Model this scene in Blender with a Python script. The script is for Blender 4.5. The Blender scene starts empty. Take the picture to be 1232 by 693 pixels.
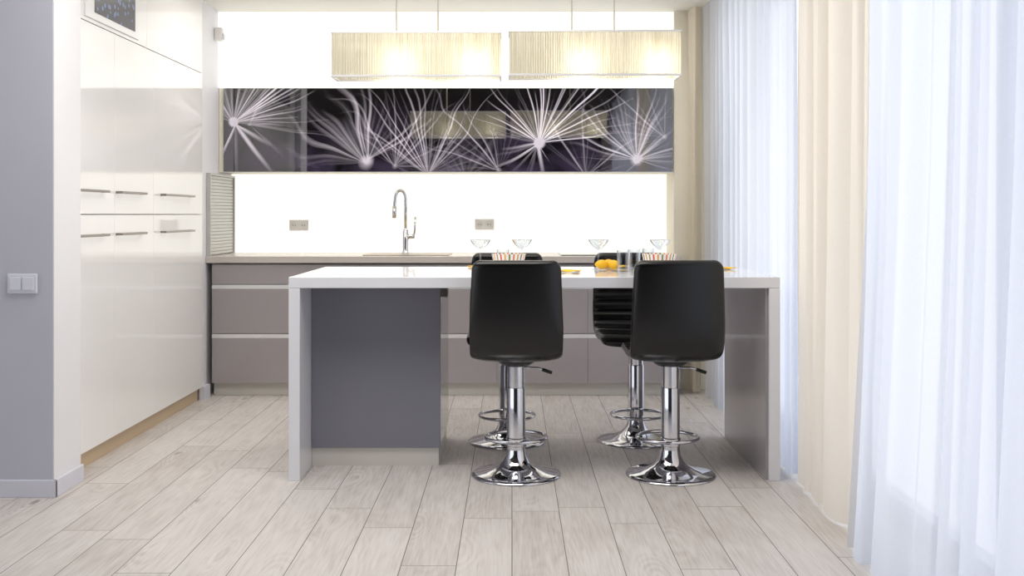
import bpy, bmesh, math, random
from math import pi, sin, cos, sqrt
from mathutils import Vector
random.seed(4)
S=bpy.context.scene
S.view_settings.view_transform='Standard'
S.view_settings.look='None'
S.view_settings.exposure=0.08

def srgb(r,g,b):
    def c(v):
        v/=255.0
        return v/12.92 if v<=0.04045 else ((v+0.055)/1.055)**2.4
    return (c(r),c(g),c(b),1)

# ------------------------------------------------------------ node helper
class NT:
    def __init__(s,mat):
        s.t=mat.node_tree; s.n=s.t.nodes; s.l=s.t.links
    def node(s,typ,**kw):
        n=s.n.new(typ)
        for k,v in kw.items(): setattr(n,k,v)
        return n
    def put(s,sock,v):
        if hasattr(v,'is_output'): s.l.new(v,sock)
        else: sock.default_value=v
    def m(s,op,a,b=0.0,c=0.0,clamp=False):
        n=s.n.new('ShaderNodeMath'); n.operation=op; n.use_clamp=clamp
        s.put(n.inputs[0],a); s.put(n.inputs[1],b); s.put(n.inputs[2],c)
        return n.outputs[0]
    def mix(s,f,a,b,blend='MIX'):
        n=s.n.new('ShaderNodeMix'); n.data_type='RGBA'; n.blend_type=blend
        s.put(n.inputs[0],f); s.put(n.inputs[6],a); s.put(n.inputs[7],b)
        return n.outputs[2]
    def xyz(s,v):
        n=s.n.new('ShaderNodeSeparateXYZ'); s.l.new(v,n.inputs[0]); return n.outputs
    def comb(s,x,y,z):
        n=s.n.new('ShaderNodeCombineXYZ'); s.put(n.inputs[0],x); s.put(n.inputs[1],y); s.put(n.inputs[2],z); return n.outputs[0]
    def noise(s,v,scale=5,detail=2,dist=0):
        n=s.n.new('ShaderNodeTexNoise'); s.l.new(v,n.inputs['Vector']); n.inputs['Scale'].default_value=scale
        n.inputs['Detail'].default_value=detail; n.inputs['Distortion'].default_value=dist
        return n.outputs[0]
    def coord(s):
        return s.n.new('ShaderNodeTexCoord').outputs['Object']
    def ramp(s,f,stops):
        n=s.n.new('ShaderNodeValToRGB'); s.l.new(f,n.inputs[0]); e=n.color_ramp.elements
        e[0].position,e[0].color=stops[0]; e[1].position,e[1].color=stops[-1]
        for p,c in stops[1:-1]:
            k=e.new(p); k.color=c
        return n.outputs[0]

def mat(name,col,rough=0.5,metal=0.0,var=0.04,vscale=3.0,coat=0.0,emit=None,estr=0,spec=0.5,bump=0.0,bscale=200,sheen=0):
    m=bpy.data.materials.new(name); m.use_nodes=True
    N=NT(m); p=m.node_tree.nodes['Principled BSDF']
    c=N.coord(); nz=N.noise(c,vscale,3)
    f=N.m('MULTIPLY',nz,1.0)
    dark=tuple(v*(1-var) for v in col[:3])+(1,); lite=tuple(min(1,v*(1+var)) for v in col[:3])+(1,)
    N.l.new(N.mix(f,dark,lite),p.inputs['Base Color'])
    p.inputs['Roughness'].default_value=rough; p.inputs['Metallic'].default_value=metal
    p.inputs['Coat Weight'].default_value=coat; p.inputs['Coat Roughness'].default_value=0.03
    p.inputs['Specular IOR Level'].default_value=spec
    if emit: 
        p.inputs['Emission Color'].default_value=emit; p.inputs['Emission Strength'].default_value=estr
    if bump>0:
        b=N.node('ShaderNodeBump'); b.inputs['Strength'].default_value=bump; b.inputs['Distance'].default_value=0.002
        N.l.new(N.noise(c,bscale,3),b.inputs['Height']); N.l.new(b.outputs[0],p.inputs['Normal'])
    return m

M={}
M['wall']=mat('wall_lavender_paint',srgb(192,193,205),0.7,bump=0.05)
M['pierwhite']=mat('pier_white_paint',srgb(234,234,238),0.5)
M['rear']=mat('rear_wall_darkened',srgb(70,67,67),0.8)  # dark tone chosen so the glossy print reflects little behind the camera
M['darkceil']=mat('living_ceiling_darkened',srgb(70,61,54),0.7)  # unseen ceiling darkened to keep reflections in the print dark
M['cream']=mat('cream_wall_paint',srgb(246,241,226),0.7,bump=0.05)
M['ceil']=mat('ceiling_paint',srgb(248,245,238),0.8)
M['base']=mat('baseboard_white',srgb(214,215,225),0.4)
M['tall']=mat('gloss_white_lacquer',srgb(243,242,241),0.08,coat=0.5,var=0.01)
M['gap']=mat('door_gap_dark',srgb(120,118,118),0.6)
M['handle']=mat('handle_satin_steel',srgb(150,144,138),0.3,metal=0.6)
M['plinthtan']=mat('plinth_tan',srgb(205,182,150),0.4)
M['plinth']=mat('plinth_brushed_cream',srgb(216,213,206),0.35,metal=0.1)
M['taupe']=mat('gloss_taupe_lacquer',srgb(163,157,160),0.15,coat=0.4,var=0.03)
M['grey']=mat('satin_grey_panel',srgb(126,127,138),0.3,coat=0.2,var=0.05,vscale=1.5)
M['alu']=mat('aluminium_rail',srgb(236,236,238),0.3,metal=0.3)
M['quartz']=mat('white_quartz',srgb(230,231,237),0.12,var=0.015,vscale=60,coat=0.3)
M['worktop']=mat('worktop_beige',srgb(206,198,192),0.25,var=0.03,vscale=80)
M['glow']=mat('glowing_white_glass',srgb(242,242,236),0.08,emit=srgb(255,255,248),estr=0.70,var=0.005)  # backlit splash; on the wall cabinet fronts the glow stands in for light
M['frame']=mat('window_frame',srgb(235,236,240),0.4)
M['chrome']=mat('chrome',srgb(215,216,222),0.06,metal=1.0,var=0.01)
M['leather']=mat('black_leather',srgb(9,9,11),0.24,var=0.2,vscale=20,bump=0.15,bscale=350)
M['blackpl']=mat('black_plastic',srgb(18,18,20),0.4)
M['plastic']=mat('switch_plastic',srgb(215,217,228),0.35)
M['plasticw']=mat('socket_plastic',srgb(244,242,238),0.35)
M['yellow']=mat('yellow_napkin',srgb(248,196,40),0.8,bump=0.2)
M['lemon']=mat('lemon_peel',srgb(245,190,30),0.45,bump=0.3,bscale=120)
M['white']=mat('porcelain',srgb(240,240,240),0.15,coat=0.4)
M['steel']=mat('sink_steel',srgb(160,140,115),0.3,metal=0.8)
M['hob']=mat('black_hob_glass',srgb(20,18,18),0.08)
M['tamb']=mat('tambour_aluminium',srgb(195,194,190),0.4,metal=0.3)
M['bulb']=mat('bulb_glass',srgb(255,245,220),0.4,emit=srgb(255,242,215),estr=3)
M['rod']=mat('pendant_rod',srgb(210,206,196),0.3,metal=0.4)

# floor ------------------------------------------------------------------
def floor_mat():
    m=bpy.data.materials.new('oak_plank_laminate'); m.use_nodes=True
    N=NT(m); p=m.node_tree.nodes['Principled BSDF']
    x,y,z=N.xyz(N.coord())
    u=N.m('DIVIDE',x,0.19); row=N.m('FLOOR',u); fu=N.m('FRACT',u)
    wn=N.node('ShaderNodeTexWhiteNoise',noise_dimensions='1D'); N.l.new(row,wn.inputs['W'])
    L=1.38
    v=N.m('ADD',N.m('DIVIDE',y,L),N.m('MULTIPLY',wn.outputs[0],7.0)); col=N.m('FLOOR',v); fv=N.m('FRACT',v)
    w2=N.node('ShaderNodeTexWhiteNoise',noise_dimensions='2D'); N.l.new(N.comb(row,col,0),w2.inputs['Vector'])
    r=w2.outputs[0]
    eu=N.m('MULTIPLY',N.m('MINIMUM',fu,N.m('SUBTRACT',1.0,fu)),0.19)
    ev=N.m('MULTIPLY',N.m('MINIMUM',fv,N.m('SUBTRACT',1.0,fv)),L)
    e=N.m('MINIMUM',eu,ev)
    seam=N.m('SUBTRACT',1.0,N.m('DIVIDE',e,0.0022),clamp=True)
    seamc=N.m('LESS_THAN',e,0.0016)
    ro=N.m('MULTIPLY',r,40.0)
    g1=N.noise(N.comb(N.m('MULTIPLY',x,120.0),N.m('MULTIPLY',y,6.0),ro),1.0,4,0.2)
    vo=N.node('ShaderNodeTexVoronoi'); N.l.new(N.comb(N.m('MULTIPLY',x,4.5),N.m('MULTIPLY',y,1.7),ro),vo.inputs['Vector']); vo.inputs['Scale'].default_value=1.0
    vd=vo.outputs['Distance']
    kn=N.m('SUBTRACT',1.0,N.m('DIVIDE',vd,0.09),clamp=True)
    halo=N.m('SUBTRACT',1.0,N.m('DIVIDE',vd,0.42),clamp=True)
    lo=N.noise(N.comb(N.m('MULTIPLY',x,5.0),N.m('MULTIPLY',y,0.7),ro),1.0,1,0.3)
    fig=N.m('ADD',N.m('MULTIPLY',N.m('SINE',N.m('ADD',N.m('MULTIPLY',lo,110.0),N.m('MULTIPLY',halo,24.0))),0.5),0.5)
    bl=N.noise(N.comb(N.m('MULTIPLY',x,12.0),N.m('MULTIPLY',y,3.0),ro),1.2,4,0.3)
    t=N.m('ADD',N.m('ADD',N.m('MULTIPLY',g1,0.5),N.m('MULTIPLY',fig,N.m('ADD',0.05,N.m('MULTIPLY',halo,0.14)))),N.m('ADD',N.m('MULTIPLY',bl,0.35),N.m('MULTIPLY',r,0.15)))
    t=N.m('SUBTRACT',t,N.m('ADD',N.m('MULTIPLY',kn,0.38),N.m('MULTIPLY',halo,0.07)))
    c=N.ramp(t,[(0.16,srgb(156,147,142)),(0.40,srgb(198,191,187)),(0.58,srgb(214,209,206)),(0.85,srgb(227,223,221))])
    c=N.mix(seamc,c,srgb(118,109,103))
    N.l.new(c,p.inputs['Base Color'])
    p.inputs['Roughness'].default_value=0.5
    b=N.node('ShaderNodeBump'); b.inputs['Strength'].default_value=0.2; b.inputs['Distance'].default_value=0.002
    N.l.new(N.m('SUBTRACT',N.m('MULTIPLY',g1,0.3),seam),b.inputs['Height']); N.l.new(b.outputs[0],p.inputs['Normal'])
    return m
M['floor']=floor_mat()

# dandelion print ---------------------------------------------------------
PX=0.005708
def dandelion():
    m=bpy.data.materials.new('dandelion_print_glass'); m.use_nodes=True
    N=NT(m); p=m.node_tree.nodes['Principled BSDF']
    x,y,z=N.xyz(N.coord())
    X=N.m('ADD',N.m('DIVIDE',x,PX),616.0); Y=N.m('SUBTRACT',258.0,N.m('DIVIDE',N.m('SUBTRACT',z,1.2),PX))
    wob=N.noise(N.comb(N.m('MULTIPLY',X,0.012),N.m('MULTIPLY',Y,0.012),0.0),1.0,1)
    def burst(cx,cy,n,R0,R1,w,d,spread,br,curl,seed,core=6):
        dx=N.m('SUBTRACT',X,cx); dy=N.m('SUBTRACT',cy,Y)
        cd,sd=cos(math.radians(d)),sin(math.radians(d))
        rx=N.m('ADD',N.m('MULTIPLY',dx,cd),N.m('MULTIPLY',dy,sd))
        ry=N.m('SUBTRACT',N.m('MULTIPLY',dy,cd),N.m('MULTIPLY',dx,sd))
        r=N.m('SQRT',N.m('ADD',N.m('MULTIPLY',rx,rx),N.m('MULTIPLY',ry,ry)))
        a=N.m('ADD',N.m('ARCTAN2',ry,rx),N.m('MULTIPLY',N.m('SUBTRACT',wob,0.5),N.m('MULTIPLY',r,curl*0.7)))
        t=N.m('MULTIPLY',a,n/(2*pi))
        idn=N.m('FLOOR',t); f=N.m('SUBTRACT',N.m('FRACT',t),0.5)
        wn=N.node('ShaderNodeTexWhiteNoise',noise_dimensions='1D'); N.l.new(N.m('ADD',idn,seed*31.7),wn.inputs['W'])
        cc=N.xyz(wn.outputs['Color'])
        dist=N.m('MULTIPLY',N.m('ABSOLUTE',N.m('SUBTRACT',f,N.m('MULTIPLY',N.m('SUBTRACT',cc[0],0.5),0.8))),N.m('MULTIPLY',r,2*pi/n))
        line=N.m('SUBTRACT',1.0,N.m('DIVIDE',dist,w),clamp=True)
        ln=N.m('ADD',R0,N.m('MULTIPLY',cc[1],R1-R0))
        lm=N.m('DIVIDE',N.m('SUBTRACT',ln,r),R1*0.6,clamp=True)
        sec=N.m('LESS_THAN',N.m('ABSOLUTE',a),math.radians(spread))
        o=N.m('MULTIPLY',N.m('MULTIPLY',line,lm),N.m('MULTIPLY',sec,N.m('ADD',0.12,N.m('MULTIPLY',N.m('POWER',cc[2],2.0),1.1))))
        co=N.m('MULTIPLY',N.m('SUBTRACT',1.0,N.m('DIVIDE',r,core),clamp=True),0.9)
        return N.m('MULTIPLY',N.m('ADD',o,co),br)
    # (cx,cy,n,R0,R1,width,dir,spread,bright,curl,seed,core)
    bs=[ (281,147,90,70,150,1.4,24,36,2.0,0.003,1,7),
         (281,147,40,25,80,2.4,110,55,1.1,0.004,2,6),
         (283,149,14,50,80,3.5,290,45,1.0,0.002,3,4),
         (300,150,40,20,80,8.0,15,60,0.35,0.004,14,3),
         (440,196,56,50,120,4.0,140,45,0.75,0.012,4,10),
         (443,192,44,50,100,2.6,70,45,0.85,0.010,17,8),
         (475,200,34,30,130,1.8,60,90,0.5,0.012,5,4),
         (515,210,70,60,150,1.5,80,75,0.7,0.010,6,5),
         (560,214,34,30,90,6.0,90,90,0.32,0.010,7,4),
         (600,205,40,50,140,1.5,115,60,0.5,0.010,8,4),
         (649,172,60,90,210,1.3,36,34,2.0,0.003,9,8),
         (649,172,60,50,120,1.2,110,55,1.5,0.006,16,7),
         (649,172,24,40,80,2.4,195,50,0.9,0.008,10,5),
         (647,172,10,40,60,3.0,262,40,1.1,0.002,11,5),
         (766,192,70,45,110,2.4,120,60,1.2,0.010,12,9),
         (766,192,50,40,80,2.0,30,50,1.1,0.008,18,6),
         (800,165,34,40,130,1.5,150,70,0.5,0.010,13,4),
         (705,212,36,40,130,1.6,70,80,0.5,0.010,15,4)]
    tot=None
    for b in bs:
        o=burst(*b); tot=o if tot is None else N.m('ADD',tot,o)
    tot=N.m('MINIMUM',tot,1.0)
    hz=N.noise(N.comb(N.m('MULTIPLY',X,0.02),N.m('MULTIPLY',Y,0.03),3.0),1.0,3,0.5)
    low=N.m('DIVIDE',N.m('SUBTRACT',Y,120.0),120.0,clamp=True)
    bgf=N.m('MULTIPLY',N.m('SUBTRACT',hz,0.38,clamp=True),N.m('MULTIPLY',low,2.6),clamp=True)
    bg=N.mix(bgf,srgb(5,4,8),srgb(98,86,120))
    c=N.mix(tot,bg,srgb(240,234,250))
    N.l.new(c,p.inputs['Base Color'])
    p.inputs['Roughness'].default_value=0.02
    p.inputs['Specular IOR Level'].default_value=0.85
    p.inputs['IOR'].default_value=1.88
    return m
M['dand']=dandelion()

def dropprint():
    m=bpy.data.materials.new('droplet_print'); m.use_nodes=True
    N=NT(m); p=m.node_tree.nodes['Principled BSDF']
    vo=N.node('ShaderNodeTexVoronoi'); N.l.new(N.coord(),vo.inputs['Vector']); vo.inputs['Scale'].default_value=26
    f=N.m('LESS_THAN',vo.outputs['Distance'],0.3)
    N.l.new(N.mix(f,srgb(14,18,44),srgb(90,112,165)),p.inputs['Base Color'])
    p.inputs['Roughness'].default_value=0.3
    return m
M['drop']=dropprint()

def fabric(name,col,trans,alpha,dcol=None):
    m=bpy.data.materials.new(name); m.use_nodes=True
    N=NT(m); n=N.n; n.remove(n['Principled BSDF']); out=n['Material Output']
    c=N.coord(); nz=N.noise(c,90,2)
    cc=N.mix(nz,tuple(v*0.95 for v in col[:3])+(1,),col)
    d=N.node('ShaderNodeBsdfDiffuse'); N.l.new(cc,d.inputs[0])
    t=N.node('ShaderNodeBsdfTranslucent'); N.l.new(cc,t.inputs[0])
    mx=N.node('ShaderNodeMixShader'); mx.inputs[0].default_value=trans
    N.l.new(d.outputs[0],mx.inputs[1]); N.l.new(t.outputs[0],mx.inputs[2])
    tr=N.node('ShaderNodeBsdfTransparent')
    m2=N.node('ShaderNodeMixShader'); m2.inputs[0].default_value=alpha
    N.l.new(mx.outputs[0],m2.inputs[1]); N.l.new(tr.outputs[0],m2.inputs[2])
    N.l.new(m2.outputs[0],out.inputs[0])
    return m
M['sheer']=fabric('sheer_voile',srgb(231,235,244),0.6,0.14)
M['creamcur']=fabric('cream_curtain_linen',srgb(240,233,223),0.3,0.0)
M['beigecur']=fabric('beige_curtain_linen',srgb(240,232,216),0.3,0.0)

def shademat():
    m=bpy.data.materials.new('pleated_organza_shade'); m.use_nodes=True
    N=NT(m); n=N.n; n.remove(n['Principled BSDF']); out=n['Material Output']
    c=N.coord(); x,y,z=N.xyz(c)
    st=N.noise(N.comb(N.m('MULTIPLY',x,260.0),N.m('MULTIPLY',y,260.0),N.m('MULTIPLY',z,2.0)),1.0,2)
    cc=N.ramp(st,[(0.3,srgb(208,202,182)),(0.7,srgb(240,237,224))])
    d=N.node('ShaderNodeBsdfDiffuse'); N.l.new(cc,d.inputs[0])
    t=N.node('ShaderNodeBsdfTranslucent'); N.l.new(cc,t.inputs[0])
    mx=N.node('ShaderNodeMixShader'); mx.inputs[0].default_value=0.5
    N.l.new(d.outputs[0],mx.inputs[1]); N.l.new(t.outputs[0],mx.inputs[2])
    N.l.new(mx.outputs[0],out.inputs[0])
    return m
M['shade']=shademat()

def glassmat():
    m=bpy.data.materials.new('clear_glass'); m.use_nodes=True
    N=NT(m); n=N.n; n.remove(n['Principled BSDF']); out=n['Material Output']
    lw=N.node('ShaderNodeLayerWeight'); lw.inputs[0].default_value=0.3
    tr=N.node('ShaderNodeBsdfTransparent'); 
    c=N.noise(N.coord(),4,1); N.l.new(N.mix(c,(0.9,0.92,0.93,1),(0.94,0.95,0.96,1)),tr.inputs[0])
    g=N.node('ShaderNodeBsdfGlossy'); g.inputs['Roughness'].default_value=0.05; g.inputs[0].default_value=(0.95,0.97,1.0,1)
    mx=N.node('ShaderNodeMixShader'); N.l.new(lw.outputs['Facing'],mx.inputs[0])
    N.l.new(tr.outputs[0],mx.inputs[1]); N.l.new(g.outputs[0],mx.inputs[2]); N.l.new(mx.outputs[0],out.inputs[0])
    return m
M['glass']=glassmat()

def stripes():
    m=bpy.data.materials.new('striped_ceramic'); m.use_nodes=True
    N=NT(m); p=m.node_tree.nodes['Principled BSDF']
    x,y,z=N.xyz(N.coord())
    a=N.m('MULTIPLY',N.m('ARCTAN2',y,x),24/(2*pi)); f=N.m('FRACT',a)
    k=N.m('FRACT',N.m('MULTIPLY',N.m('FLOOR',a),0.37))
    cs=N.ramp(k,[(0.0,srgb(225,80,70)),(0.4,srgb(235,170,80)),(0.7,srgb(150,150,90)),(1,srgb(60,60,70))])
    N.l.new(N.mix(N.m('LESS_THAN',f,0.4),srgb(245,243,240),cs),p.inputs['Base Color'])
    p.inputs['Roughness'].default_value=0.25
    return m
M['stripe']=stripes()

# ------------------------------------------------------------ geometry helpers
def link(o): S.collection.objects.link(o); return o
def empty(name,loc):
    o=bpy.data.objects.new(name,None); o.location=loc; o.empty_display_size=0.1; return link(o)
def meshobj(name,verts,faces,m,parent=None,loc=(0,0,0),smooth=False,recalc=True):
    me=bpy.data.meshes.new(name); me.from_pydata(verts,[],faces); me.update()
    if recalc:
        b=bmesh.new(); b.from_mesh(me); bmesh.ops.recalc_face_normals(b,faces=b.faces); b.to_mesh(me); b.free()
    if smooth:
        for f in me.polygons: f.use_smooth=True
    o=bpy.data.objects.new(name,me); me.materials.append(m); link(o)
    o.location=loc
    if parent: o.parent=parent
    return o
def box(name,x0,x1,y0,y1,z0,z1,m,parent=None,bevel=0.0,world=False):
    """coordinates are world; parented parts are converted to the parent's local space"""
    c=Vector(((x0+x1)/2,(y0+y1)/2,(z0+z1)/2)); h=Vector(((x1-x0)/2,(y1-y0)/2,(z1-z0)/2))
    k=c if world else Vector((0,0,0))
    vs=[(sx*h.x+k.x,sy*h.y+k.y,sz*h.z+k.z) for sx in(-1,1) for sy in(-1,1) for sz in(-1,1)]
    fs=[(0,1,3,2),(4,6,7,5),(0,4,5,1),(2,3,7,6),(0,2,6,4),(1,5,7,3)]
    loc=Vector((0,0,0)) if world else c
    if parent: loc=loc-parent.location
    o=meshobj(name,vs,fs,m,parent,loc)
    if bevel>0:
        b=o.modifiers.new('bev','BEVEL'); b.width=bevel; b.segments=2; b.limit_method='ANGLE'
    return o
def lathe(name,prof,m,parent=None,loc=(0,0,0),n=40,cap=False):
    vs=[];fs=[]
    for r,z in prof:
        for i in range(n):
            a=2*pi*i/n; vs.append((r*cos(a),r*sin(a),z))
    for j in range(len(prof)-1):
        for i in range(n):
            fs.append((j*n+i,j*n+(i+1)%n,(j+1)*n+(i+1)%n,(j+1)*n+i))
    if cap:
        fs.append(tuple(range(n))[::-1]); fs.append(tuple((len(prof)-1)*n+i for i in range(n)))
    o=meshobj(name,vs,fs,m,parent,loc,smooth=True)
    e=o.modifiers.new('es','EDGE_SPLIT'); e.split_angle=math.radians(50)
    return o
def tube(name,pts,r,m,parent=None,loc=(0,0,0),cyclic=False,n=12):
    pts=[Vector(p) for p in pts]; vs=[];fs=[]; K=len(pts)
    up=Vector((0,0,1)); prev=None
    for i,p in enumerate(pts):
        if cyclic: t=(pts[(i+1)%K]-pts[i-1]).normalized()
        else: t=(pts[min(i+1,K-1)]-pts[max(i-1,0)]).normalized()
        if prev is None:
            a=t.cross(up); 
            if a.length<0.1: a=t.cross(Vector((0,1,0)))
            a.normalize()
        else:
            a=(prev-t*prev.dot(t)).normalized()
        prev=a; b=t.cross(a)
        for k in range(n):
            q=2*pi*k/n; vs.append(tuple(p+a*r*cos(q)+b*r*sin(q)))
    for i in range(K if cyclic else K-1):
        for k in range(n):
            j=(i+1)%K; fs.append((i*n+k,i*n+(k+1)%n,j*n+(k+1)%n,j*n+k))
    if not cyclic:
        fs.append(tuple(range(n))); fs.append(tuple((K-1)*n+k for k in range(n)))
    return meshobj(name,vs,fs,m,parent,loc,smooth=True)

# ------------------------------------------------------------ room shell
CEIL=2.6; BY=7.2; RY=-3.0
box('floor',-4.5,1.6,RY,7.4,-0.1,0.0,M['floor'],world=True)
box('ceiling',-4.5,1.6,2.85,7.4,CEIL,CEIL+0.1,M['ceil'],world=True)
box('ceiling_living',-4.5,1.6,RY,2.85,CEIL,CEIL+0.1,M['darkceil'],world=True)  # out of view; dark colour made up to cut reflected brightness
box('wall_back',-2.9,1.6,BY,BY+0.12,0,CEIL,M['cream'],world=True)
box('wall_rear_added',-4.5,1.6,RY-0.1,RY,0,CEIL,M['rear'],world=True)  # unseen wall added to darken what print and stools reflect
box('wall_left',-4.6,-4.5,3.4,7.2,0,CEIL,M['wall'],world=True)
box('wall_left_lintel',-4.6,-4.5,RY,3.4,2.45,CEIL,M['wall'],world=True)
w=empty('added_fill_window',(-4.55,0.2,0))  # unseen window added to let fill light in from the left
for i,y0 in enumerate([RY,-1.4,0.2,1.8,3.32]):
    box('mullion_%d'%i,-4.58,-4.52,y0,y0+0.08,0,2.45,M['frame'],w)
box('sill',-4.58,-4.52,RY,3.4,0,0.08,M['frame'],w)
box('wall_pier',-4.5,-1.95,4.235,4.5,0,CEIL,M['wall'],world=True)
box('trim_1',-1.95,-1.945,4.237,4.498,0.0,CEIL,M['pierwhite'],world=True)
box('baseboard_pier',-4.5,-1.93,4.22,4.235,0,0.075,M['base'],world=True,bevel=0.003)
box('baseboard_left',-1.945,-1.93,4.22,4.5,0,0.075,M['base'],world=True,bevel=0.003)
box('wall_alcove',-2.3,-2.02,6.46,7.2,0,CEIL,M['pierwhite'],world=True)
box('baseboard_alcove',-2.02,-1.985,6.44,6.56,0,0.085,M['base'],world=True)
box('wall_return',1.113,1.6,6.862,7.2,0,CEIL,M['cream'],world=True)
def wr(n,y0,y1,z0,z1): box(n,1.5,1.6,y0,y1,z0,z1,M['cream'],world=True)
wr('wall_right',6.2,6.862,0,CEIL)
wr('wall_right_lintel',RY,6.2,2.5,CEIL)
wr('wall_right_rear',RY,0.0,0,2.5)
w=empty('window_1',(1.55,2.4,0))
for i,(y0,y1) in enumerate([(0.0,0.08),(1.5,1.58),(3.05,3.13),(4.6,4.68),(6.12,6.2)]):
    box('mullion_%d'%i,1.52,1.58,y0,y1,0,2.5,M['frame'],w)
box('sill',1.52,1.58,0.0,6.2,0,0.08,M['frame'],w); box('head',1.52,1.58,0.0,6.2,2.43,2.5,M['frame'],w)

# ------------------------------------------------------------ tall cabinets
tc=empty('tall_cabinet_run',(-2.0,5.5,0))
box('carcass',-2.6,-2.022,4.505,6.44,0.09,2.595,M['gap'],tc)
box('plinth',-2.6,-2.03,4.505,6.44,0.0,0.09,M['plinthtan'],tc)
g=0.002
cols=[(4.507,5.02),(5.02,5.56),(5.56,6.44)]
for i,(a,b) in enumerate(cols):
    box('door_low_%d'%i,-2.022,-2.0,a+g/2,b-g/2,0.085,1.198,M['tall'],tc,0.001)
    box('door_up_%d'%i,-2.022,-2.0,a+g/2,b-g/2,1.202,2.108,M['tall'],tc,0.001)
for i,(a,b) in enumerate([(4.507,5.46),(5.46,6.44)]):
    box('door_top_%d'%i,-2.022,-2.0,a+g/2,b-g/2,2.112,2.592,M['tall'],tc,0.001)
for i,(a,b) in enumerate([(4.52,4.88),(5.03,5.38),(5.67,6.19)]):
    for z in (1.312,1.10):
        box('handle_bar_%d_%d'%(i,int(z*100)),-1.972,-1.964,a,b,z-0.006,z+0.006,M['handle'],tc,0.002)
        for yy in (a+0.012,b-0.012):
            box('handle_post',-2.001,-1.97,yy-0.006,yy+0.006,z-0.006,z+0.006,M['handle'],tc)
box('picture_frame',-2.0,-1.992,4.66,5.33,2.13,2.57,M['white'],tc,0.002)
box('picture_print',-1.992,-1.990,4.76,5.27,2.165,2.54,M['drop'],tc)

# light switch on pier
sw=empty('light_switch',(-2.075,4.23,0.907))
box('plate',-2.138,-2.012,4.222,4.2345,0.865,0.949,M['plastic'],sw,0.004)
box('rocker_1',-2.125,-2.078,4.216,4.224,0.88,0.934,M['plastic'],sw,0.002)
box('rocker_2',-2.072,-2.025,4.216,4.224,0.88,0.934,M['plastic'],sw,0.002)

# ------------------------------------------------------------ base units + worktop
bc=empty('base_cabinet_run',(-0.43,6.9,0))
XL,XR=-2.0,1.112
box('carcass',XL+0.02,XR,6.60,7.19,0.085,0.875,M['taupe'],bc)
box('plinth',XL+0.02,XR,6.63,7.19,0,0.085,M['plinth'],bc)
box('worktop',XL-0.018,XR+0.0,6.565,7.195,0.88,0.924,M['worktop'],bc,0.003)
xs=[XL+0.02,-1.0,-0.1,0.5,XR]
for i in range(4):
    a,b=xs[i]+g/2,xs[i+1]-g/2
    box('drawer_top_%d'%i,a,b,6.578,6.60,0.74,0.868,M['taupe'],bc,0.001)
    box('drawer_mid_%d'%i,a,b,6.578,6.60,0.415,0.708,M['taupe'],bc,0.001)
    box('drawer_low_%d'%i,a,b,6.578,6.60,0.088,0.382,M['taupe'],bc,0.001)
box('rail_1',XL+0.02,XR,6.580,6.602,0.709,0.736,M['alu'],bc)
box('rail_2',XL+0.02,XR,6.580,6.602,0.384,0.411,M['alu'],bc)
box('sink_rim',-1.0,-0.42,6.68,7.04,0.924,0.928,M['steel'],bc)
box('hob',0.33,0.95,6.68,7.12,0.9241,0.930,M['hob'],bc,0.002)

# tambour unit on left end of the worktop
tu=empty('tambour_cabinet',(-2.0,6.88,1.2))
box('top_panel',-2.018,-1.99,6.585,7.17,1.46,1.475,M['tamb'],tu)
box('jamb_1',-2.018,-1.99,6.585,6.60,0.926,1.46,M['tamb'],tu)
box('jamb_2',-2.018,-1.99,7.155,7.17,0.926,1.46,M['tamb'],tu)
for i in range(24):
    z=0.93+i*0.0221
    box('slat_%d'%i,-2.018,-2.0,6.60,7.155,z,z+0.0205,M['tamb'],tu,0.002)

# backsplash and wall units
bp=empty('backsplash_panel',(-0.4,7.19,1.2))
sx=[-2.018,-1.51,-0.23,0.42,1.112]
for i in range(4):
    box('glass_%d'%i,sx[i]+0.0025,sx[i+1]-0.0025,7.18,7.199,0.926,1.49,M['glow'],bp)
wu=empty('wall_cabinet_run',(-0.43,7.0,2.0))
box('carcass',-2.018,1.112,6.872,7.178,1.492,2.59,M['cream'],wu)
for i in range(4):
    a,b=[-2.018,-1.44,-0.21,0.4,1.112][i:i+2]
    box('white_front_%d'%i,a+0.0025,b-0.0025,6.85,6.872,2.07,2.592,M['glow'],wu)  # fronts are no lamps; added emission brightens them
box('trim_rail',-1.99,1.108,6.851,6.872,1.489,1.494,M['alu'],wu)
for i,(a,b) in enumerate([(269,537.6),(538.4,809)]):
    x0,x1=(a-616)*PX,(b-616)*PX
    box('dandelion_print_%d'%i,x0,x1,6.848,6.871,1.494,2.066,M['dand'],wu,world=True)
    bpy.data.objects['dandelion_print_%d'%i].location  # verts stay in room coordinates relative to the run

# sockets & sensor
for (px,py) in [(360,271),(583,270)]:
    x=(px-616)*7.18/1200; z=1.2+(258-py)*7.18/1200
    so=empty('wall_socket',(x,7.175,z))
    box('plate',x-0.07,x+0.07,7.168,7.18,z-0.04,z+0.04,M['plasticw'],so,0.004)
    for k in(-0.034,0.034):
        l=lathe('well',[(0.024,0),(0.024,0.003),(0.019,0.003),(0.018,0.001)],M['plasticw'],so,(k,-0.0095,0)); l.rotation_euler=(pi/2,0,0)
        for q in (-0.008,0.008):
            h=lathe('hole',[(0.003,0),(0.003,0.002)],M['blackpl'],so,(k+q,-0.008,0),12,True); h.rotation_euler=(pi/2,0,0)
se=empty('motion_sensor',(-2.0,6.79,2.43))
box('body',-2.02,-1.965,6.76,6.82,2.38,2.47,M['plasticw'],se,0.01)
box('lens',-1.966,-1.958,6.768,6.812,2.39,2.43,M['plastic'],se,0.003)

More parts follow.
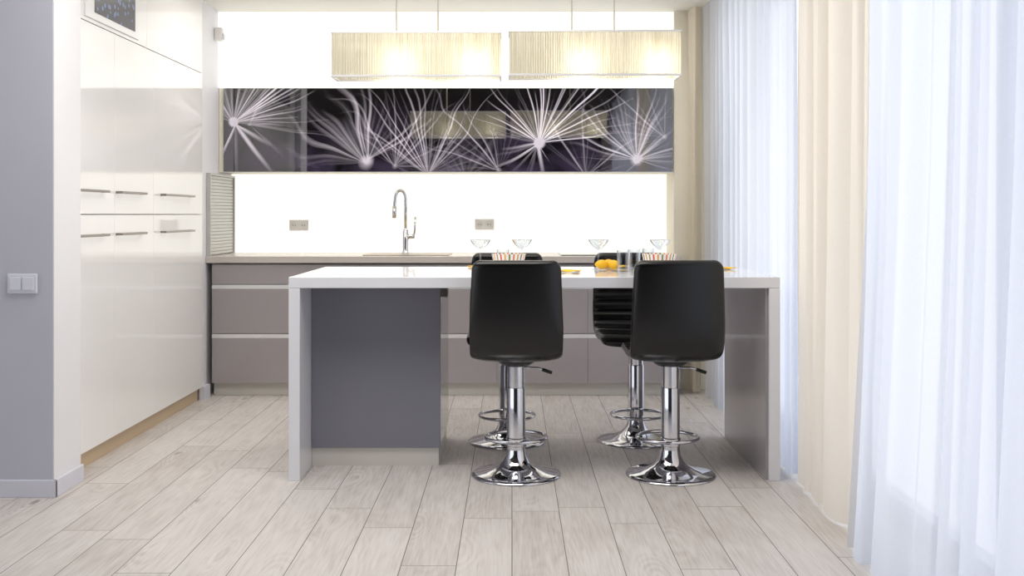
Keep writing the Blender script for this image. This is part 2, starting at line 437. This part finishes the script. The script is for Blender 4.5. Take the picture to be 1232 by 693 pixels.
# faucet
fx=(488-616)*7.08/1200
fa=empty('kitchen_faucet',(fx,7.08,0.924))
lathe('base',[(0.032,0),(0.032,0.006),(0.026,0.012),(0.023,0.03),(0.023,0.16),(0.015,0.175)],M['chrome'],fa,cap=True)
pts=[(0,0,0.15),(0,0,0.36)]
for i in range(0,15):
    a=pi*i/14; pts.append((-0.036+0.036*cos(a),-0.02*i/14,0.385+0.06*sin(a)))
pts+=[(-0.076,-0.022,0.34),(-0.078,-0.024,0.30)]
tube('neck',pts,0.0125,M['chrome'],fa)
tube('spray_head',[(-0.0765,-0.022,0.335),(-0.079,-0.024,0.25)],0.0175,M['chrome'],fa)
tube('handle_hub',[(0,0,0.12),(0.065,0,0.12)],0.018,M['chrome'],fa)
tube('lever',[(0.06,0,0.12),(0.066,-0.005,0.17),(0.07,-0.01,0.26)],0.008,M['chrome'],fa)

# ------------------------------------------------------------ island
YF,YB=4.49,5.38
IX0,IX1=-1.006,1.208; IH=0.918; T=0.05
isl=empty('kitchen_island',(0.1,4.95,0))
box('top',IX0,IX1,YF,YB,IH-T,IH,M['quartz'],isl,0.003)
box('leg_left',IX0,IX0+T,YF,YB,0,IH-T-0.0005,M['quartz'],isl,0.002)
box('leg_right',IX1-T,IX1,YF,YB,0,IH-T-0.0005,M['quartz'],isl,0.002)
box('leg_lining',IX1-T-0.012,IX1-T-0.0005,YF+0.02,YB-0.002,0.0,IH-T-0.001,M['taupe'],isl)
cx1=(530-616)*4.75/1200
box('cabinet_body',IX0+T+0.001,cx1-0.001,4.77,YB-0.02,0.09,IH-T-0.001,M['taupe'],isl)
box('cabinet_front',IX0+T+0.001,cx1,4.75,4.77,0.088,IH-T-0.002,M['grey'],isl,0.002)
box('cabinet_plinth',IX0+T+0.001,cx1-0.01,4.765,YB-0.03,0,0.088,M['plinth'],isl)
box('shelf_bracket',cx1,cx1+0.02,4.95,5.0,0.79,0.86,M['handle'],isl)

# ------------------------------------------------------------ stools
def loft_seat(name,parent,H,channels=True):
    ctrl=[(-0.245,1.0),(-0.242,0.93),(-0.236,0.82),(-0.228,0.72),(-0.214,0.645),(-0.185,0.592),(-0.135,0.565),(-0.06,0.557),(0.04,0.558),(0.13,0.562),(0.175,0.558),(0.205,0.54)]
    ctrl=[Vector((0,a,b)) for a,b in ctrl]
    P=[]
    for i in range(len(ctrl)-1):
        p0=ctrl[max(i-1,0)];p1=ctrl[i];p2=ctrl[i+1];p3=ctrl[min(i+2,len(ctrl)-1)]
        for k in range(8):
            t=k/8; P.append(0.5*((2*p1)+(-p0+p2)*t+(2*p0-5*p1+4*p2-p3)*t*t+(-p0+3*p1-3*p2+p3)*t**3))
    P.append(ctrl[-1])
    Ls=[0]
    for i in range(1,len(P)): Ls.append(Ls[-1]+(P[i]-P[i-1]).length)
    LT=Ls[-1]
    def at(s):
        for i in range(1,len(P)):
            if Ls[i]>=s: 
                f=(s-Ls[i-1])/(Ls[i]-Ls[i-1]); return P[i-1].lerp(P[i],f)
        return P[-1].copy()
    ss=[]
    for i in range(13): ss.append(0.05*(1-cos(pi/2*i/12)))
    nmid=90
    ss+= [0.05+(LT-0.1)*i/nmid for i in range(1,nmid)]
    for i in range(13): ss.append(LT-0.05+0.05*sin(pi/2*i/12))
    W=0.207; r=0.045; th=0.026
    n=44; vs=[];fs=[]
    for s in ss:
        p=at(s); q0=at(max(0,s-0.004)); q1=at(min(LT,s+0.004)); t=(q1-q0).normalized()
        nrm=Vector((0,-t.z,t.y))
        if nrm.y<0 and s<LT*0.4: nrm=-nrm
        if s>=LT*0.4 and nrm.z<0: nrm=-nrm
        e=min(s,LT-s)
        shrink=0.0 if e>r else r-sqrt(max(0,r*r-(r-e)**2))
        ee=min(1,e/0.025); tt=th*sqrt(max(0,1-(1-ee)**2))+0.0005
        hw=W-shrink*0.9 - 0.012*max(0,1-s/0.30)
        ch=0
        if channels and 0.05<s<LT-0.04:
            ch=-0.008*(abs(cos(pi*s/0.055))**6)
        for k in range(n):
            a=2*pi*k/n; ca,sa=cos(a),sin(a)
            u=hw*math.copysign(abs(ca)**0.35,ca); nn=tt*math.copysign(abs(sa)**0.55,sa)
            if sa>0.3: nn+=ch
            hollow=0.012*(u/W)**2
            vs.append(tuple(Vector((u,0,0))+p+nrm*(nn+hollow)))
    for j in range(len(ss)-1):
        for k in range(n): fs.append((j*n+k,j*n+(k+1)%n,(j+1)*n+(k+1)%n,(j+1)*n+k))
    fs.append(tuple(range(n))); fs.append(tuple((len(ss)-1)*n+k for k in range(n)))
    return meshobj(name,vs,fs,M['leather'],parent,smooth=True)

def stool(x,y,rot,rz=0,drop=0.0):
    e=empty('bar_stool',(x,y,0)); 
    s=loft_seat('seat_shell',e,1.0); s.location.z=-drop
    lathe('base',[(0.0,0.0),(0.203,0.0),(0.206,0.004),(0.204,0.009),(0.19,0.014),(0.15,0.022),(0.11,0.032),(0.08,0.046),(0.060,0.066),(0.048,0.09),(0.043,0.12)],M['chrome'],e,n=64)
    lathe('outer_column',[(0.043,0.10),(0.043,0.40),(0.042,0.404),(0.039,0.405)],M['chrome'],e)
    lathe('gas_lift',[(0.039,0.30),(0.039,0.515-drop)],M['chrome'],e)
    lathe('under_plate',[(0.0,0.505-drop),(0.06,0.505-drop),(0.09,0.525-drop),(0.09,0.532-drop)],M['blackpl'],e)
    pts=[]
    for i in range(48):
        a=2*pi*i/48; pts.append((0.142*cos(a),0.085+0.125*sin(a),0.155))
    tube('footrest_ring',pts,0.009,M['chrome'],e,cyclic=True)
    lathe('footrest_clamp',[(0.043,0.135),(0.047,0.138),(0.047,0.172),(0.043,0.175)],M['chrome'],e)
    sx=-1 if rot else 1
    tube('lever',[(0,0,0.495-drop),(sx*0.10,0,0.492-drop),(sx*0.15,0,0.475-drop)],0.005,M['chrome'],e)
    tube('lever_grip',[(sx*0.12,0,0.485-drop),(sx*0.165,0,0.47-drop)],0.008,M['blackpl'],e)
    e.rotation_euler=(0,0,(pi if rot else 0)+rz)
    return e
stool((621-616)*4.60/1200,4.60,False)
stool((806.5-616)*4.60/1200,4.60,False,0)
stool((610-616)*5.28/1200,5.28,True,0,0.012)
stool((765-616)*5.30/1200,5.30,True,0.03,0.012)

# ------------------------------------------------------------ pendants
def pendant(px0,px1,rods,ytop,bulbs):
    d=4.87; D=0.17
    x0=(px0-616)*d/1200; x1=(px1-616)*d/1200
    cx=(x0+x1)/2; z1=1.2+(258-ytop)*d/1200; z0=z1-0.222
    e=empty('pendant_lamp',(cx,d+D/2,z0))
    hw=(x1-x0)/2; hd=D/2; h=z1-z0
    path=[]
    def side(ax,ay,bx,by,n):
        for i in range(n): path.append((ax+(bx-ax)*i/n,ay+(by-ay)*i/n))
    side(-hw,-hd,hw,-hd,140); side(hw,-hd,hw,hd,28); side(hw,hd,-hw,hd,140); side(-hw,hd,-hw,-hd,28)
    vs=[];fs=[];K=len(path)
    for i,(a,b) in enumerate(path):
        nx=math.copysign(1,a) if abs(abs(a)-hw)<1e-6 else 0; ny=math.copysign(1,b) if abs(abs(b)-hd)<1e-6 else 0
        o=0.0015*(1 if i%2 else -1)
        for z in (0.006,h-0.006): vs.append((a+nx*o,b+ny*o,z))
    for i in range(K):
        j=(i+1)%K; fs.append((2*i,2*j,2*j+1,2*i+1))
    meshobj('pleated_shade',vs,fs,M['shade'],e,recalc=False)
    for z in (0.004,h-0.004):
        t=0.005
        for k,(a0,a1,b0,b1) in enumerate([(-hw-t,hw+t,-hd-t,-hd+t),(-hw-t,hw+t,hd-t,hd+t),(-hw-t,-hw+t,-hd,hd),(hw-t,hw+t,-hd,hd)]):
            box('rim',cx+a0,cx+a1,d+hd+b0,d+hd+b1,z0+z-t,z0+z+t,M['alu'],e)
    box('cross_bar',cx-hw,cx+hw,d+hd-0.008,d+hd+0.008,z0+h-0.008,z0+h-0.002,M['alu'],e)
    for r in rods:
        rx=(r-616)*(d+hd)/1200
        tube('rod',[(rx-cx,0,h-0.01),(rx-cx,0,CEIL-z0-0.004)],0.004,M['rod'],e)
    rm=sum((r-616)*(d+hd)/1200 for r in rods)/2-cx
    box('ceiling_rose',cx+rm-0.16,cx+rm+0.16,d+hd-0.05,d+hd+0.05,CEIL-0.03,CEIL-0.0005,M['rod'],e)
    for bp_ in bulbs:
        bx=(bp_-616)*(d+hd)/1200-cx
        lathe('bulb',[(0.001,0.0),(0.018,0.005),(0.028,0.02),(0.03,0.035),(0.022,0.055),(0.013,0.075),(0.013,0.10)],M['bulb'],e,(bx,0,h*0.5-0.04),20)
        lathe('socket',[(0.016,0.05),(0.016,0.102)],M['rod'],e,(bx,0,h*0.5-0.0),16)
        L=bpy.data.lights.new('pendant_bulb','POINT'); L.energy=1.35; L.color=(1,0.93,0.76); L.shadow_soft_size=0.035
        lo=link(bpy.data.objects.new('bulb_light',L)); lo.location=(bx,-0.0,h*0.5-0.055); lo.parent=e
pendant(399,602,(477,527),37.5,(482,572))
pendant(613,819,(688,739),36,(700,790))

# ------------------------------------------------------------ curtains
def curtain(name,y0,y1,xc,amp,per,m,top=2.595,z0=0.006,seed=0,flare=0.0,flarey=0.0,n_per=16):
    rnd=random.Random(seed)
    n=int((y1-y0)/per*n_per); nz=26; vs=[];fs=[]
    ph=[rnd.uniform(0,6.28) for _ in range(6)]
    for j in range(nz+1):
        t=j/nz; z=z0+(top-z0)*t
        for i in range(n+1):
            s=i/n; y=y0+(y1-y0)*s
            w=2*pi*y/per + 1.6*sin(y*5.1+ph[0])+1.0*sin(y*11.3+ph[1])
            a=amp*(0.75+0.35*sin(y*7.7+ph[2]+t*1.2))
            x=xc+a*sin(w+0.5*sin(t*3+ph[3]+y*2))+amp*0.3*sin(2*w+ph[4]+t)
            yy=y+per*0.14*sin(w*1.0+1.2)
            k=(1-t)**2
            x-=flare*k; yy+=flarey*k*max(0,(s-0.6)/0.4)
            vs.append((x,yy,z+0.004*(1+sin(w))))
    for j in range(nz):
        for i in range(n):
            a=j*(n+1)+i; fs.append((a,a+1,a+n+2,a+n+1))
    return meshobj(name,vs,fs,m,smooth=True,recalc=False)
curtain('sheer_curtain',4.5,6.62,1.285,0.022,0.15,M['sheer'],top=2.585,seed=1)
curtain('sheer_curtain',1.2,3.52,1.27,0.032,0.19,M['sheer'],top=2.585,seed=2,flare=0.06,flarey=0.06)
curtain('cream_curtain',3.56,4.50,1.28,0.036,0.19,M['creamcur'],top=2.585,seed=3)
curtain('cream_curtain',6.64,6.83,1.235,0.03,0.09,M['beigecur'],top=2.585,seed=5)

# ------------------------------------------------------------ tableware
TZ=IH+0.0005
def martini(px,d):
    e=empty('cocktail_glass',((px-616)*d/1200,d,TZ))
    lathe('glass',[(0.0,0.002),(0.034,0.001),(0.036,0.003),(0.008,0.007),(0.004,0.012),(0.0035,0.085),(0.006,0.094),(0.020,0.108),(0.038,0.126),(0.049,0.142),(0.053,0.151),(0.0515,0.151),(0.047,0.143),(0.036,0.128),(0.018,0.111),(0.001,0.097)],M['glass'],e,n=40)
    lathe('rim',[(0.0515,0.150),(0.0532,0.1505),(0.0532,0.1525),(0.0515,0.152)],M['white'],e,n=40)
for p,d in [(578,5.12),(628,5.16),(720,5.15),(794,5.12)]: martini(p,d)
def tumbler(px,d,h=0.105,r=0.033):
    e=empty('water_glass',((px-616)*d/1200,d,TZ))
    lathe('glass',[(0,0.001),(r*0.85,0.001),(r,h),(r-0.002,h),(r*0.83,0.012),(0,0.012)],M['glass'],e,n=32)
for p,d in [(750,4.93),(763,5.06),(605,5.04),(780,5.2)]: tumbler(p,d)
def bowl(px,d):
    e=empty('striped_bowl',((px-616)*d/1200,d,TZ))
    lathe('plate',[(0,0.001),(0.08,0.001),(0.125,0.010),(0.126,0.013),(0.08,0.005),(0,0.005)],M['white'],e,n=48)
    o=lathe('bowl',[(0,0.006),(0.05,0.006),(0.07,0.03),(0.083,0.075),(0.088,0.098),(0.085,0.098),(0.08,0.075),(0.066,0.033),(0.045,0.012),(0,0.012)],M['stripe'],e,n=48)
    o.scale=(0.95,0.95,0.93)
bowl(612,4.84); bowl(793,4.84)
def napkin(px,py,w,h,a):
    d=(1.2-IH)*1200/(py-258); x=(px-616)*d/1200
    vs=[];fs=[];n=10
    for j in range(n+1):
        for i in range(n+1):
            u=i/n-0.5; v=j/n-0.5
            vs.append((u*w,v*h,0.004+0.003*sin(u*9+v*5)+0.003*abs(sin(v*8))))
    for j in range(n):
        for i in range(n): k=j*(n+1)+i; fs.append((k,k+1,k+n+2,k+n+1))
    o=meshobj('yellow_napkin',vs,fs,M['yellow'],None,(x,d,TZ)); o.rotation_euler=(0,0,a)
    s=o.modifiers.new('s','SOLIDIFY'); s.thickness=0.003
napkin(578,322,0.12,0.10,0.3); napkin(683,327.5,0.12,0.08,-0.2); napkin(738,322,0.14,0.1,0.2); napkin(868,324,0.1,0.12,0.4)
for i,(px,d) in enumerate([(724,5.02),(732,5.08),(738,5.00)]):
    o=lathe('lemon',[(0.001,-0.036),(0.006,-0.033),(0.015,-0.025),(0.023,-0.01),(0.024,0.0),(0.023,0.01),(0.015,0.025),(0.006,0.033),(0.001,0.036)],M['lemon'],None,((px-616)*d/1200,d,TZ+0.030),24)
    o.rotation_euler=(0.1,pi/2,i*1.1)

# ------------------------------------------------------------ lights
W=bpy.data.worlds.new('sky'); S.world=W; W.use_nodes=True
nt=W.node_tree; bg=nt.nodes['Background']
tc2=nt.nodes.new('ShaderNodeTexCoord'); sp=nt.nodes.new('ShaderNodeSeparateXYZ'); rp=nt.nodes.new('ShaderNodeValToRGB')
nt.links.new(tc2.outputs['Generated'],sp.inputs[0]); nt.links.new(sp.outputs[2],rp.inputs[0])
rp.color_ramp.elements[0].position=0.0; rp.color_ramp.elements[0].color=(0.95,0.96,1.0,1)
rp.color_ramp.elements[1].position=0.6; rp.color_ramp.elements[1].color=(0.86,0.92,1.0,1)
nt.links.new(rp.outputs[0],bg.inputs[0]); bg.inputs[1].default_value=1.52
def area(name,loc,rot,sx,sy,e,col):
    L=bpy.data.lights.new(name,'AREA'); L.shape='RECTANGLE'; L.size=sx; L.size_y=sy; L.energy=e; L.color=col
    o=link(bpy.data.objects.new(name,L)); o.location=loc; o.rotation_euler=rot; return o
area('ceiling_fill_light',(-0.6,3.6,2.58),(0,0,0),2.2,1.2,38,(1,0.96,0.9))  # added fill light without a visible fixture
area('ceiling_fill_light_kitchen',(-0.5,6.0,2.58),(0,0,0),2.4,0.5,17,(1,0.95,0.88))  # second added fill, brightens the kitchen end

cam=bpy.data.cameras.new('camera'); co=link(bpy.data.objects.new('camera',cam))
co.location=(0,0,1.2); co.rotation_euler=(pi/2,0,0)
cam.sensor_width=36; cam.lens=36*1200/1232; cam.shift_y=-(346.5-258)/1232
cam.clip_start=0.05
S.camera=co
